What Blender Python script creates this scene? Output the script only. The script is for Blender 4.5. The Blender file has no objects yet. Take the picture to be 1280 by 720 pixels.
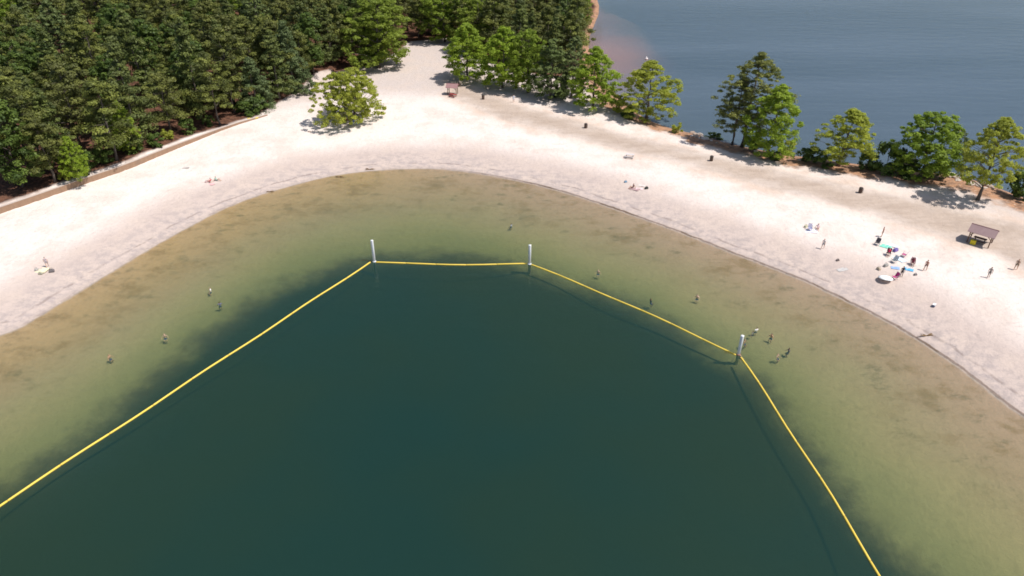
import bpy, bmesh, math, random
import numpy as np
from mathutils import Vector, Matrix, Euler
R = math.radians
random.seed(7); rng = np.random.default_rng(7)
scene = bpy.context.scene
COL = scene.collection

# ------------------------------------------------------------------ camera
CAM_H, PITCH, FPX = 60.0, R(32.7), 880.0
fw = np.array([0, math.cos(PITCH), -math.sin(PITCH)])
up = np.array([0, math.sin(PITCH), math.cos(PITCH)])
rt = np.array([1.0, 0, 0])
cam = bpy.data.objects.new('camera', bpy.data.cameras.new('camera'))
COL.objects.link(cam); scene.camera = cam
cam.location = (0, 0, CAM_H); cam.rotation_euler = (math.pi/2 - PITCH, 0, 0)
cam.data.sensor_width = 36; cam.data.lens = FPX/1280*36
cam.data.clip_start = 0.5; cam.data.clip_end = 20000
scene.render.resolution_x = 1024; scene.render.resolution_y = 576

def P(px, py, z=0.0):
    d = FPX*fw + (px-640)*rt - (py-360)*up
    t = (z-CAM_H)/d[2]
    return np.array([d[0]*t, d[1]*t, z])
def proj(x, y, z):
    v = np.array([x, y, z-CAM_H]); dd = v@fw
    return 640+FPX*(v@rt)/dd, 360-FPX*(v@up)/dd

# ------------------------------------------------------------------ outlines of the land (world metres)
inner_px = [(0,425),(60,388),(130,345),(200,303),(260,270),(300,252),(335,240),(400,222),(450,214),(520,210),(570,212),(640,224),(700,238),
            (760,258),(850,290),(930,322),(1000,348),(1060,377),(1120,407),(1180,445),(1230,482),(1280,524)]
inner = [(-260,-400),(-225,-100),(-180,-20),(-140,40)] + [tuple(P(*p)[:2]) for p in inner_px] + [(78,42),(98,10),(115,-30),(125,-100),(130,-400)]
outer_px = [(1330,262),(1280,248),(1240,232),(1195,219),(1130,212),(1060,204),(1000,196),(950,188),(905,178),(870,168),(835,160),(805,148),
            (775,125),(752,98),(738,72),(734,52),(742,32),(750,12),(745,-5)]
outer = [(330,-400),(260,-100),(215,40)] + [tuple(P(*p)[:2]) for p in outer_px] + [(30,400),(-60,520),(-250,560),(-480,420),(-560,200),(-560,-400)]
land = inner + outer
dark_px = [(0,592),(45,568),(95,530),(135,500),(180,462),(230,422),(275,392),(312,366),(350,345),(400,328),(450,313),(500,307),(560,306),(610,312),
           (655,322),(700,338),(745,349),(790,366),(830,388),(870,410),(920,440),(955,462),(985,500),(1025,555),(1062,600),(1095,640),(1135,680),(1185,722)]
dark = [(-230,-400),(-170,-60),(-110,20)] + [tuple(P(*p,)[:2]) for p in dark_px] + [(58,20),(80,-40),(90,-400)]
wall_px = [(-60,291),(0,271),(60,250),(110,232),(160,215),(200,198),(240,181),(290,161),(335,147)]
forest_px = [(335,144),(352,133),(380,119),(405,97),(430,92),(470,84),(505,66),(516,55),(560,50),(590,75),(640,92),(690,100),(722,98),(736,72),(734,45)]

def seg_dist(X, Y, poly, closed=False):
    pts = list(poly) + ([poly[0]] if closed else [])
    D = np.full(X.shape, 1e9)
    for (x0,y0),(x1,y1) in zip(pts[:-1], pts[1:]):
        dx,dy = x1-x0,y1-y0; L = dx*dx+dy*dy+1e-9
        t = np.clip(((X-x0)*dx+(Y-y0)*dy)/L,0,1)
        D = np.minimum(D, (X-x0-t*dx)**2+(Y-y0-t*dy)**2)
    return np.sqrt(D)
def inside(X, Y, poly):
    r = np.zeros(X.shape, bool); n = len(poly)
    for i in range(n):
        x0,y0 = poly[i]; x1,y1 = poly[(i+1)%n]
        if y0 == y1: continue
        c = ((y0 > Y) != (y1 > Y)) & (X < (x1-x0)*(Y-y0)/(y1-y0)+x0)
        r ^= c
    return r
def smooth(t): t = np.clip(t,0,1); return t*t*(3-2*t)
def smooth_poly(pts, it=2):
    for _ in range(it):
        q = [pts[0]]
        for a,b in zip(pts[:-1], pts[1:]):
            q += [(a[0]*.75+b[0]*.25, a[1]*.75+b[1]*.25),(a[0]*.25+b[0]*.75, a[1]*.25+b[1]*.75)]
        q.append(pts[-1]); pts = q
    return pts
inner = smooth_poly(inner); outer = smooth_poly(outer,1); dark = smooth_poly(dark,1)
land = inner + outer
wall = smooth_poly([tuple(P(*p,1.2)[:2]) for p in wall_px],1)
wall = [(-150,70),(-125,85)] + wall      # wall goes on beyond the frame
forest_edge = [tuple(P(*p,1.5)[:2]) for p in forest_px]
forest = wall + forest_edge + outer[-12:]
forest = wall + forest_edge + [tuple(P(750,10)[:2]), (30,400),(-60,520),(-250,560),(-480,420),(-560,200),(-560,-400),(-330,-400),(-300,-60),(-200,30)]
grey_px = [(560,95),(640,128),(760,160),(860,185),(960,207),(1060,230),(1150,247),(1300,285),(1340,380),(1240,322),(1150,292),(1050,262),(960,238),(880,215),(800,196),(700,172),(620,150),(560,125)]
grey = [tuple(P(*p,1.5)[:2]) for p in grey_px]
plume_px = [(742,60),(748,110),(775,128),(812,100),(822,55),(800,25),(765,15),(748,20)]
plume = [tuple(P(*p)[:2]) for p in plume_px]

def fields(X, Y):
    f = {}
    ins = inside(X,Y,land)
    din = seg_dist(X,Y,inner); dout = seg_dist(X,Y,outer)
    dk = inside(X,Y,dark+[]); dd = seg_dist(X,Y,dark)
    fo = inside(X,Y,forest); df = seg_dist(X,Y,forest,True)
    gr = inside(X,Y,grey); dg = seg_dist(X,Y,grey,True)
    pl = inside(X,Y,plume); dp = seg_dist(X,Y,plume,True)
    f['land']=ins; f['din']=din; f['dout']=dout
    f['d_in']=np.where(ins,din,-din); f['d_out']=np.where(ins,dout,-dout)
    f['d_dark']=np.where(dk,dd,-dd); f['d_forest']=np.where(fo,df,-df)
    f['d_grey']=np.where(gr,dg,-dg); f['d_plume']=np.where(pl,dp,-dp)
    return f
def height(X, Y, f=None):
    if f is None: f = fields(X,Y)
    n = (np.sin(X*.21+1.3*np.sin(Y*.17))*.5+np.sin(Y*.33+X*.12)*.3+np.sin(X*.61-Y*.5)*.2)
    h_in = 1.9*(1-np.exp(-f['din']/15))
    h_out = 0.35*f['dout']
    h = 1/(1/np.maximum(h_in,1e-3)**3+1/np.maximum(h_out,1e-3)**3)**(1/3)
    h = h + .05*n*smooth(f['din']/6)*smooth(f['dout']/4)
    # raised forest terrace behind the retaining wall
    dw = seg_dist(X,Y,wall)
    ter = np.where(f['d_forest']>0, smooth((f['d_forest']-.25)/.9),0)
    # fade towards the end of the wall
    xe,ye = wall[-1]
    fade = smooth(np.hypot(X-xe,Y-ye)/34)
    fade = np.where(X>xe+8, 0.0, fade)
    h = h + 1.15*ter*fade
    # under water
    isin = f['din'] < f['dout']
    t = f['din']/(f['din']+np.maximum(-f['d_dark'],0)+1e-6)
    sh = -1.65*np.power(t,1.3)-.13*smooth(f['din']/1.4)*(1-t)
    deep = -1.65-1.7*smooth(f['d_dark']/9)-np.clip(f['d_dark'],0,60)*.10
    lag = np.where(f['d_dark']>0, deep, sh)
    lake = -np.minimum(.30*f['dout'], 7)
    lake = np.where(f['d_plume']>-8, lake*(1-.78*smooth((f['d_plume']+8)/12)), lake)
    w = np.where(isin, lag, lake)
    south = (Y < -330)
    w = np.maximum(w, -9) + .06*n*smooth(-w)
    return np.where(f['land'], h, w)
def hz(x, y):
    return float(height(np.array([x]),np.array([y]))[0])
def G(px, py, dz=0.0):
    z = 1.0
    for _ in range(7):
        p = P(px,py,z+dz); z = hz(p[0],p[1])
    p = P(px,py,z+dz); return (float(p[0]),float(p[1]),z)

# ------------------------------------------------------------------ materials
MATS = {}
def nmat(name):
    m = bpy.data.materials.new(name); m.use_nodes = True
    m.node_tree.nodes.clear(); MATS[name] = m
    return m, m.node_tree.nodes, m.node_tree.links
def simple(name, col, rough=.7, metal=0, var=.12, scale=6, spec=.3):
    if name in MATS: return MATS[name]
    m,N,L = nmat(name)
    o = N.new('ShaderNodeOutputMaterial'); b = N.new('ShaderNodeBsdfPrincipled')
    tc = N.new('ShaderNodeTexCoord'); no = N.new('ShaderNodeTexNoise'); no.inputs['Scale'].default_value = scale; no.inputs['Detail'].default_value = 4
    L.new(tc.outputs['Object'], no.inputs['Vector'])
    mx = N.new('ShaderNodeMix'); mx.data_type='RGBA'
    mx.inputs[6].default_value = (*[c*(1-var) for c in col],1); mx.inputs[7].default_value = (*[min(1,c*(1+var)) for c in col],1)
    L.new(no.outputs['Fac'], mx.inputs[0]); L.new(mx.outputs[2], b.inputs['Base Color'])
    b.inputs['Roughness'].default_value = rough; b.inputs['Metallic'].default_value = metal
    b.inputs['Specular IOR Level'].default_value = spec
    L.new(b.outputs[0], o.inputs[0]); return m

class NB:   # small node builder
    def __init__(s, name):
        s.m,s.N,s.L = nmat(name); s.out = s.N.new('ShaderNodeOutputMaterial')
    def attr(s, n):
        a = s.N.new('ShaderNodeAttribute'); a.attribute_name = n; return a.outputs['Fac']
    def geo(s): return s.N.new('ShaderNodeNewGeometry').outputs['Position']
    def sep(s, v):
        a = s.N.new('ShaderNodeSeparateXYZ'); s.L.new(v,a.inputs[0]); return a.outputs
    def noise(s, scale, detail=4, rough=.55, vec=None, stretch=None, dist=0):
        n = s.N.new('ShaderNodeTexNoise'); n.inputs['Scale'].default_value = scale; n.inputs['Detail'].default_value = detail
        n.inputs['Roughness'].default_value = rough; n.inputs['Distortion'].default_value = dist
        v = vec if vec is not None else s.geo()
        if stretch:
            mp = s.N.new('ShaderNodeMapping'); mp.inputs['Scale'].default_value = stretch[:3]
            if len(stretch)>3: mp.inputs['Rotation'].default_value = (0,0,stretch[3])
            s.L.new(v, mp.inputs[0]); v = mp.outputs[0]
        s.L.new(v, n.inputs['Vector']); return n.outputs['Fac']
    def math(s, op, a, b=0.0, c=None, clamp=False):
        n = s.N.new('ShaderNodeMath'); n.operation = op; n.use_clamp = clamp
        for i,x in enumerate((a,b,c)):
            if x is None: continue
            if isinstance(x,(int,float)): n.inputs[i].default_value = x
            else: s.L.new(x,n.inputs[i])
        return n.outputs[0]
    def ramp(s, x, a, b):   # smoothstep a..b -> 0..1
        n = s.N.new('ShaderNodeMapRange'); n.interpolation_type='SMOOTHSTEP'
        s.L.new(x,n.inputs[0]); n.inputs[1].default_value=min(a,b); n.inputs[2].default_value=max(a,b)
        n.inputs[3].default_value = 0 if a<b else 1; n.inputs[4].default_value = 1 if a<b else 0
        return n.outputs[0]
    def mix(s, f, a, b, mode='MIX'):
        n = s.N.new('ShaderNodeMix'); n.data_type='RGBA'; n.blend_type = mode
        if isinstance(f,(int,float)): n.inputs[0].default_value=f
        else: s.L.new(f,n.inputs[0])
        for i,x in ((6,a),(7,b)):
            if isinstance(x,tuple): n.inputs[i].default_value=(*x,1)
            else: s.L.new(x,n.inputs[i])
        return n.outputs[2]
    def bump(s, h, strength, dist):
        n = s.N.new('ShaderNodeBump'); n.inputs['Strength'].default_value=strength; n.inputs['Distance'].default_value=dist
        s.L.new(h,n.inputs['Height']); return n.outputs[0]

# ground ----------------------------------------------------------------
g = NB('ground_sand'); pos = g.geo(); z = g.sep(pos)[2]
n_big = g.noise(.035,3); n_mid = g.noise(.16,5,.6); n_fine = g.noise(1.1,6,.7); n_grain = g.noise(3.5,4,.7)
SAND=(.535,.435,.385); SANDW=(.735,.645,.59)
din = g.attr('d_in'); dout = g.attr('d_out'); dfor = g.attr('d_forest'); ddk = g.attr('d_dark'); dgr = g.attr('d_grey'); dpl=g.attr('d_plume')
def jit(x, n, amp): return g.math('ADD', x, g.math('MULTIPLY', g.math('SUBTRACT', n, .5), amp))
c = g.mix(g.ramp(jit(din,n_big,10),7,16), SAND, SANDW)
c = g.mix(g.ramp(jit(din,n_big,14),38,54), c, (.54,.46,.42))
c = g.mix(g.math('MULTIPLY', g.ramp(n_mid,.42,.66), .5), c, (.58,.47,.40))
# trampled grey mottling low on the beach
low = g.math('MULTIPLY', g.ramp(jit(din,n_mid,6),11,2), g.ramp(g.noise(.55,6,.7,stretch=(1,1.3,1)),.42,.62))
c = g.mix(g.math('MULTIPLY',low,.75), c, (.37,.31,.295))
tracks = g.ramp(g.noise(.5,5,.75,stretch=(.25,1.6,1,-.45)),.56,.70)
c = g.mix(g.math('MULTIPLY',tracks,.28), c, (.44,.37,.33))
foot = g.ramp(g.noise(1.7,5,.8),.52,.66)
c = g.mix(g.math('MULTIPLY',foot,.32), c, (.38,.32,.29))
# compacted tan strip high on the beach
gm = g.ramp(jit(dgr,n_mid,9),-4,6)
gcol = g.mix(g.ramp(g.noise(.3,6,.7,stretch=(.5,1.4,1,-.35)),.36,.66),(.39,.30,.24),(.48,.38,.31))
gcol = g.mix(g.math('MULTIPLY',g.ramp(n_fine,.5,.75),.35), gcol,(.37,.29,.23))
gcol = g.mix(g.ramp(jit(dgr,n_mid,3),2.2,0), gcol,(.56,.39,.28))
c = g.mix(g.math('MULTIPLY',gm,.92), c, gcol)
# wheel/foot lines along the spit top
# outer bank: red clay and litter
om = g.ramp(g.math('SUBTRACT',jit(dout,n_mid,14),g.math('MULTIPLY',g.ramp(g.sep(pos)[0],35,75),4.0)),9.5,6.0)
om = g.math('MULTIPLY', om, g.ramp(g.math('SUBTRACT', g.math('ABSOLUTE',dout), g.math('ABSOLUTE',din)),1,-1))
ocol = g.mix(g.ramp(g.noise(.6,5,.7),.4,.62),(.44,.24,.14),(.22,.13,.085))
ocol = g.mix(g.ramp(g.noise(2.1,4,.7),.58,.70), ocol,(.52,.40,.31))
c = g.mix(om, c, ocol)
# forest litter
fm = g.ramp(jit(dfor,n_mid,2.5),.9,2.6)
fcol = g.mix(g.ramp(n_fine,.4,.65),(.075,.038,.025),(.18,.085,.052))
c = g.mix(fm, c, fcol)
# waterline: wet brown rim, then a broken grey debris line higher up
zj = g.math('ADD', z, g.math('MULTIPLY', g.math('SUBTRACT', n_fine, .5), .025))
dj0 = g.math('ADD', din, g.math('MULTIPLY', g.math('SUBTRACT', g.noise(.35,6,.7), .5), .9))
rgt = g.ramp(g.sep(pos)[0],-25,8)
wetb = g.math('MULTIPLY', g.ramp(dj0,-.4,0), g.ramp(dj0,1.5,.3))
c = g.mix(g.math('MULTIPLY',wetb,.3), c, (.36,.29,.25))
rim = g.math('MULTIPLY', g.ramp(dj0,-.12,.02), g.ramp(dj0,.50,.32))
rim = g.math('MULTIPLY', rim, g.math('ADD',g.math('MULTIPLY',g.ramp(g.noise(.12,4,.6),.5,.6),.25),g.math('MULTIPLY',rgt,.62)))
c = g.mix(rim, c, (.11,.07,.045))
dj2 = g.math('ADD', din, g.math('MULTIPLY', g.math('SUBTRACT', g.noise(.10,6,.65), .5), 3.0))
deb = g.math('MULTIPLY', g.ramp(dj2,2.0,2.2), g.ramp(dj2,2.75,2.4))
deb = g.math('MULTIPLY', deb, g.ramp(g.noise(.22,4,.7),.42,.58))
c = g.mix(g.math('MULTIPLY',g.math('MULTIPLY',deb,g.ramp(dout,4,8)),.6), c, (.24,.19,.17))
# lagoon bed
lakeside = g.ramp(g.math('SUBTRACT', g.math('ABSOLUTE',dout), g.math('ABSOLUTE',din)),1,-1)
dj = g.math('ADD', din, g.math('MULTIPLY', g.math('SUBTRACT', g.noise(.35,6,.7), .5), .9))
und = g.math('MAXIMUM', g.math('MULTIPLY',lakeside,g.ramp(z,.0,-.1)), g.math('MULTIPLY',g.math('SUBTRACT',1.0,lakeside),g.ramp(dj,.05,-.55)))
bed = g.mix(g.ramp(jit(z,n_mid,.7),-.25,-1.25),(.43,.295,.205),(.47,.375,.24))
bed = g.mix(g.math('MULTIPLY',g.ramp(jit(z,n_mid,.3),-1.0,-1.5),.35),bed,(.22,.25,.12))
left = g.ramp(g.sep(pos)[0],5,-40)
bed = g.mix(g.math('MULTIPLY',left,g.math('MULTIPLY',g.ramp(z,-.9,-.25),.5)),bed,(.50,.33,.13))
alg = g.math('MULTIPLY', g.ramp(g.noise(.16,9,.74,stretch=(.9,1.15,1)),.47,.66), g.ramp(z,-1.0,-.35))
bed = g.mix(g.math('MULTIPLY',alg,.75), bed, (.27,.165,.07))
alg2 = g.math('MULTIPLY', g.ramp(g.noise(.30,10,.78,stretch=(.8,1.25,1)),.52,.68), g.ramp(z,-1.3,-.55))
bed = g.mix(g.math('MULTIPLY',alg2,.6), bed, (.13,.105,.05))
bed = g.mix(g.math('MULTIPLY',g.ramp(n_fine,.45,.7),.2), bed, (.25,.2,.12))
weed = g.ramp(jit(jit(ddk,g.noise(.13,5,.7),9),g.noise(.9,4,.7),1.6),-3.2,2.8)
wcol = g.mix(g.ramp(g.noise(.16,4,.6),.56,.72),(.105,.080,.058),(.135,.11,.075))
wcol = g.mix(g.ramp(z,-1.75,-2.7), wcol, (.040,.036,.028))
bed = g.mix(weed, bed, wcol)
clay = g.ramp(dpl,-14,-1)
islake = g.ramp(g.math('SUBTRACT', g.math('ABSOLUTE',dout), g.math('ABSOLUTE',din)),1,-1)
lbed = g.mix(clay,(.10,.075,.05),(.42,.20,.14))
bed = g.mix(islake, bed, lbed)
c = g.mix(und, c, bed)
b = g.N.new('ShaderNodeBsdfPrincipled'); b.inputs['Roughness'].default_value=.9; b.inputs['Specular IOR Level'].default_value=.15
g.L.new(c,b.inputs['Base Color'])
hh = g.math('ADD', g.math('MULTIPLY', g.noise(.8,3,.5), 1.2), g.math('ADD', g.math('MULTIPLY', n_fine, .7), g.math('MULTIPLY', n_grain, .4)))
g.L.new(g.bump(hh,.6,.30), b.inputs['Normal']); g.L.new(b.outputs[0], g.out.inputs[0])
M_ground = g.m

# water -----------------------------------------------------------------
_a=P(600,135);_b=P(1280,300);_d=_b-_a;_n=np.array([-_d[1],_d[0]]);_n=_n/np.linalg.norm(_n);LN=(float(_n[0]),float(_n[1]),float(_n@_a[:2]))
w = NB('lake_water'); pos = w.geo()
rip = w.math('ADD', w.math('MULTIPLY', w.noise(1.3,3,.6,stretch=(.45,1.3,1,.1)), .6), w.math('MULTIPLY', w.noise(.22,3,.5,stretch=(.5,1.6,1,.15)), 1.6))
bmp = w.bump(rip,.6,.14)
tr = w.N.new('ShaderNodeBsdfTransparent'); df = w.N.new('ShaderNodeBsdfDiffuse'); gl = w.N.new('ShaderNodeBsdfGlossy'); fr = w.N.new('ShaderNodeFresnel')

wx=w.sep(pos); side=w.ramp(w.math('ADD',w.math('MULTIPLY',wx[0],LN[0]),w.math('ADD',w.math('MULTIPLY',wx[1],LN[1]),-LN[2])),-3,3)

pc=P(768,68); dxp=w.math('MULTIPLY',w.math('ADD',wx[0],-float(pc[0])),1.15); dyp=w.math('MULTIPLY',w.math('ADD',wx[1],-float(pc[1])),.55)
dp_=w.math('SQRT',w.math('ADD',w.math('MULTIPLY',dxp,dxp),w.math('MULTIPLY',dyp,dyp)))
plm=w.ramp(w.math('ADD',dp_,w.math('MULTIPLY',w.noise(.05,4,.6),16)),31,10)
lakec=w.mix(w.ramp(w.noise(.012,3,.6,stretch=(.4,1.6,1,.1)),.35,.65),(.112,.162,.208),(.15,.205,.262))
lakec=w.mix(w.math('MULTIPLY',plm,.65),lakec,(.42,.25,.24))
w.L.new(w.mix(side,w.mix(w.ramp(w.noise(.018,3,.6),.38,.62),(.055,.20,.175),(.082,.205,.145)),lakec),df.inputs['Color'])
m1f=w.math('ADD',w.math('MULTIPLY',side,.41),.13); gl.inputs['Roughness'].default_value=.12; fr.inputs['IOR'].default_value=1.33
w.L.new(bmp,gl.inputs['Normal']); w.L.new(bmp,fr.inputs['Normal'])
m1 = w.N.new('ShaderNodeMixShader'); w.L.new(m1f,m1.inputs[0]); w.L.new(tr.outputs[0],m1.inputs[1]); w.L.new(df.outputs[0],m1.inputs[2])
m2 = w.N.new('ShaderNodeMixShader'); w.L.new(fr.outputs[0],m2.inputs[0]); w.L.new(m1.outputs[0],m2.inputs[1]); w.L.new(gl.outputs[0],m2.inputs[2])
w.L.new(m2.outputs[0], w.out.inputs['Surface'])
va = w.N.new('ShaderNodeVolumeAbsorption'); va.inputs['Color'].default_value=(.54,.62,.32,1); va.inputs['Density'].default_value=.43
vs=w.N.new('ShaderNodeVolumeScatter'); vs.inputs['Color'].default_value=(.20,.62,.66,1); vs.inputs['Density'].default_value=.012
ad=w.N.new('ShaderNodeAddShader'); w.L.new(va.outputs[0],ad.inputs[0]); w.L.new(vs.outputs[0],ad.inputs[1]); w.L.new(ad.outputs[0], w.out.inputs['Volume'])
M_water = w.m

# foliage ---------------------------------------------------------------
def foliage(name, ca, cb, cc, trans=.25):
    f = NB(name); t = f.attr('tint')
    oi = f.N.new('ShaderNodeObjectInfo').outputs['Random']
    col = f.mix(t, ca, cb)
    col = f.mix(f.math('MULTIPLY', oi, .5), col, cc)
    b = f.N.new('ShaderNodeBsdfPrincipled'); b.inputs['Roughness'].default_value=.55; b.inputs['Specular IOR Level'].default_value=.25
    f.L.new(col,b.inputs['Base Color'])
    tl = f.N.new('ShaderNodeBsdfTranslucent'); f.L.new(col, tl.inputs['Color'])
    mx = f.N.new('ShaderNodeMixShader'); mx.inputs[0].default_value=trans
    f.L.new(b.outputs[0],mx.inputs[1]); f.L.new(tl.outputs[0],mx.inputs[2]); f.L.new(mx.outputs[0],f.out.inputs[0])
    return f.m
F_pine = foliage('pine_needles',(.045,.062,.018),(.25,.275,.055),(.15,.145,.045))
F_pine2= foliage('tall_pine_needles',(.09,.11,.028),(.30,.31,.07),(.16,.18,.05),.3)
F_pine3= foliage('olive_needles',(.05,.07,.02),(.22,.26,.06),(.13,.15,.05))
F_oak  = foliage('oak_leaves',(.16,.24,.028),(.32,.42,.05),(.25,.29,.05),.5)
F_yel  = foliage('spring_leaves',(.30,.34,.045),(.50,.54,.07),(.40,.42,.08),.5)
F_cone = foliage('cedar_sprays',(.06,.09,.03),(.19,.24,.10),(.11,.15,.05),.2)
F_dkbr = foliage('dark_broad_leaves',(.05,.085,.02),(.16,.225,.04),(.09,.14,.03),.35)
F_br   = foliage('bright_leaves',(.20,.29,.03),(.40,.52,.05),(.30,.38,.05),.5)
F_grn  = foliage('grey_green_leaves',(.10,.14,.04),(.21,.26,.08),(.17,.2,.08),.3)
bk = NB('bark'); bkc = bk.mix(bk.noise(4,5,.6,stretch=(1,1,.2)),(.07,.055,.045),(.17,.14,.115))
bb = bk.N.new('ShaderNodeBsdfPrincipled'); bb.inputs['Roughness'].default_value=.9; bk.L.new(bkc,bb.inputs['Base Color']); bk.L.new(bb.outputs[0],bk.out.inputs[0])
M_bark = bk.m

# ------------------------------------------------------------------ mesh helpers
def mesh_np(name, V, F, mat, tint=None, smooth_=False):
    me = bpy.data.meshes.new(name)
    V = np.asarray(V,np.float32); F = np.asarray(F,np.int32)
    me.vertices.add(len(V)); me.vertices.foreach_set('co', V.ravel())
    k = F.shape[1]
    me.loops.add(F.size); me.loops.foreach_set('vertex_index', F.ravel())
    me.polygons.add(len(F)); me.polygons.foreach_set('loop_start', np.arange(0,F.size,k,dtype=np.int32))
    me.polygons.foreach_set('use_smooth', np.full(len(F), smooth_))
    if tint is not None:
        a = me.attributes.new('tint','FLOAT','POINT'); a.data.foreach_set('value', np.asarray(tint,np.float32))
    if mat: me.materials.append(mat)
    me.update(calc_edges=True); me.validate(); return me
class MB:
    def __init__(s): s.V=[]; s.F=[]
    def add(s, vs, fs):
        o=len(s.V); s.V += [tuple(v) for v in vs]; s.F += [tuple(i+o for i in f) for f in fs]; return s
    def box(s, c, d, rot=None):
        x,y,z_=[q/2 for q in d]
        vs=[Vector((sx*x,sy*y,sz*z_)) for sz in(-1,1) for sy in(-1,1) for sx in(-1,1)]
        if rot: vs=[Euler(rot).to_matrix()@v for v in vs]
        vs=[v+Vector(c) for v in vs]
        return s.add(vs,[(0,2,3,1),(4,5,7,6),(0,1,5,4),(2,6,7,3),(0,4,6,2),(1,3,7,5)])
    def tube(s, pts, rad, n=8, cap=True):
        pts=[Vector(p) for p in pts]
        if not hasattr(rad,'__len__'): rad=[rad]*len(pts)
        vs=[];fs=[]
        for i,p in enumerate(pts):
            d=(pts[min(i+1,len(pts)-1)]-pts[max(i-1,0)]).normalized()
            a=d.cross(Vector((0,0,1)))
            if a.length<.05: a=d.cross(Vector((0,1,0)))
            a.normalize(); b_=d.cross(a)
            for k in range(n):
                t=2*math.pi*k/n; vs.append(p+(a*math.cos(t)+b_*math.sin(t))*rad[i])
        for i in range(len(pts)-1):
            for k in range(n):
                fs.append((i*n+k,i*n+(k+1)%n,(i+1)*n+(k+1)%n,(i+1)*n+k))
        if cap: fs += [tuple(range(n))[::-1], tuple(range((len(pts)-1)*n,len(pts)*n))]
        return s.add(vs,fs)
    def lathe(s, prof, n=20, c=(0,0,0)):
        vs=[];fs=[]
        for r,zz in prof:
            for k in range(n):
                t=2*math.pi*k/n; vs.append((c[0]+r*math.cos(t),c[1]+r*math.sin(t),c[2]+zz))
        for i in range(len(prof)-1):
            for k in range(n): fs.append((i*n+k,i*n+(k+1)%n,(i+1)*n+(k+1)%n,(i+1)*n+k))
        return s.add(vs,fs)
    def mesh(s, name, mat, sm=False, bevel=0):
        me=bpy.data.meshes.new(name); me.from_pydata(s.V,[],s.F); me.materials.append(mat)
        bm=bmesh.new(); bm.from_mesh(me)
        bmesh.ops.recalc_face_normals(bm, faces=bm.faces)
        if bevel: bmesh.ops.bevel(bm, geom=list(bm.edges), offset=bevel, segments=1, affect='EDGES')
        bm.to_mesh(me); bm.free()
        for p in me.polygons: p.use_smooth=sm
        return me
    def build(s, name, mat, parent=None, sm=False, bevel=0):
        return link(name, s.mesh(name,mat,sm,bevel), parent)
def link(name, data, parent=None):
    o=bpy.data.objects.new(name,data); COL.objects.link(o)
    if parent: o.parent=parent
    return o
def tag(o,label,cat,group=None,kind=None):
    o['label']=label
    if cat: o['category']=cat
    if group: o['group']=group
    if kind: o['kind']=kind
    return o
def thing(name,label,cat,loc,rz=0,group=None):
    o=link(name,None); o.location=loc; o.rotation_euler=(0,0,rz); o.empty_display_size=.3
    return tag(o,label,cat,group)

# ------------------------------------------------------------------ ground sheet
def axis(a,b,step,far,gr=1.18):
    c_=list(np.arange(a,b+step/2,step)); s_=step; x=b; hi=[]
    while x<far: s_*=gr; x+=s_; hi.append(x)
    s_=step; x=a; lo=[]
    while x>-far: s_*=gr; x-=s_; lo.append(x)
    return np.array(lo[::-1]+c_+hi)
ax=axis(-270,230,1.0,6000); ay=axis(20,400,1.0,6000)
nx,ny=len(ax),len(ay)
X,Y=np.meshgrid(ax,ay); Xf,Yf=X.ravel(),Y.ravel()
fl=fields(Xf,Yf); Z=height(Xf,Yf,fl)
idx=np.arange(nx*ny).reshape(ny,nx)
F=np.stack([idx[:-1,:-1],idx[:-1,1:],idx[1:,1:],idx[1:,:-1]],-1).reshape(-1,4)
gm_=mesh_np('ground',np.stack([Xf,Yf,Z],-1),F,M_ground,smooth_=True)
for k in ('d_in','d_out','d_dark','d_forest','d_grey','d_plume'):
    a=gm_.attributes.new(k,'FLOAT','POINT'); a.data.foreach_set('value',fl[k].astype(np.float32))
go=link('ground',gm_); go['kind']='structure'; go['label']='pale sandy beach, spit and lake bed running under the water'
# water body: closed box, top at z=0
x0,x1,y0,y1=ax[0]+5,ax[-1]-5,ay[0]+5,ay[-1]-5
wb=MB(); wb.box(((x0+x1)/2,(y0+y1)/2,-7),(x1-x0,y1-y0,14))
wo=wb.build('water',M_water); wo['kind']='structure'; wo['label']='dark green swimming lagoon and blue grey lake water'

# ------------------------------------------------------------------ retaining wall
wl=NB('wall_timber'); wp=wl.geo()
wc=wl.mix(wl.noise(1.2,5,.65,stretch=(1,1,.35)),(.22,.13,.08),(.40,.26,.17))
wc=wl.mix(wl.math('MULTIPLY',wl.ramp(wl.noise(.5,4,.7),.52,.66),.6),wc,(.22,.155,.115))
wB=wl.N.new('ShaderNodeBsdfPrincipled'); wB.inputs['Roughness'].default_value=.9; wl.L.new(wc,wB.inputs['Base Color']); wl.L.new(wB.outputs[0],wl.out.inputs[0])
M_cap=simple('pale_cap',(.52,.44,.39),.9)
def ribbon(pts, hf, lo, hi, in0, in1, mat, name, parent):
    """solid strip along pts; in0/in1 offsets to the left of travel; lo/hi added to z0 / top"""
    V=[];Fc=[]; n=len(pts)
    for i,(x,y) in enumerate(pts):
        a=np.array(pts[max(i-1,0)]); b_=np.array(pts[min(i+1,n-1)]); d=(b_-a)/np.linalg.norm(b_-a); nn=np.array([-d[1],d[0]])
        q0=np.array([x,y])+nn*in0; q1=np.array([x,y])+nn*in1
        zl,zh=lo(i),hi(i)
        V += [(q0[0],q0[1],zl),(q1[0],q1[1],zl),(q1[0],q1[1],zh),(q0[0],q0[1],zh)]
    for i in range(n-1):
        o=i*4; p=o+4
        for k in range(4): Fc.append((o+k,o+(k+1)%4,p+(k+1)%4,p+k))
    Fc += [(0,1,2,3),(4*n-1,4*n-2,4*n-3,4*n-4)]
    m=MB(); m.add(V,Fc); return m.build(name,mat,parent)
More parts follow.
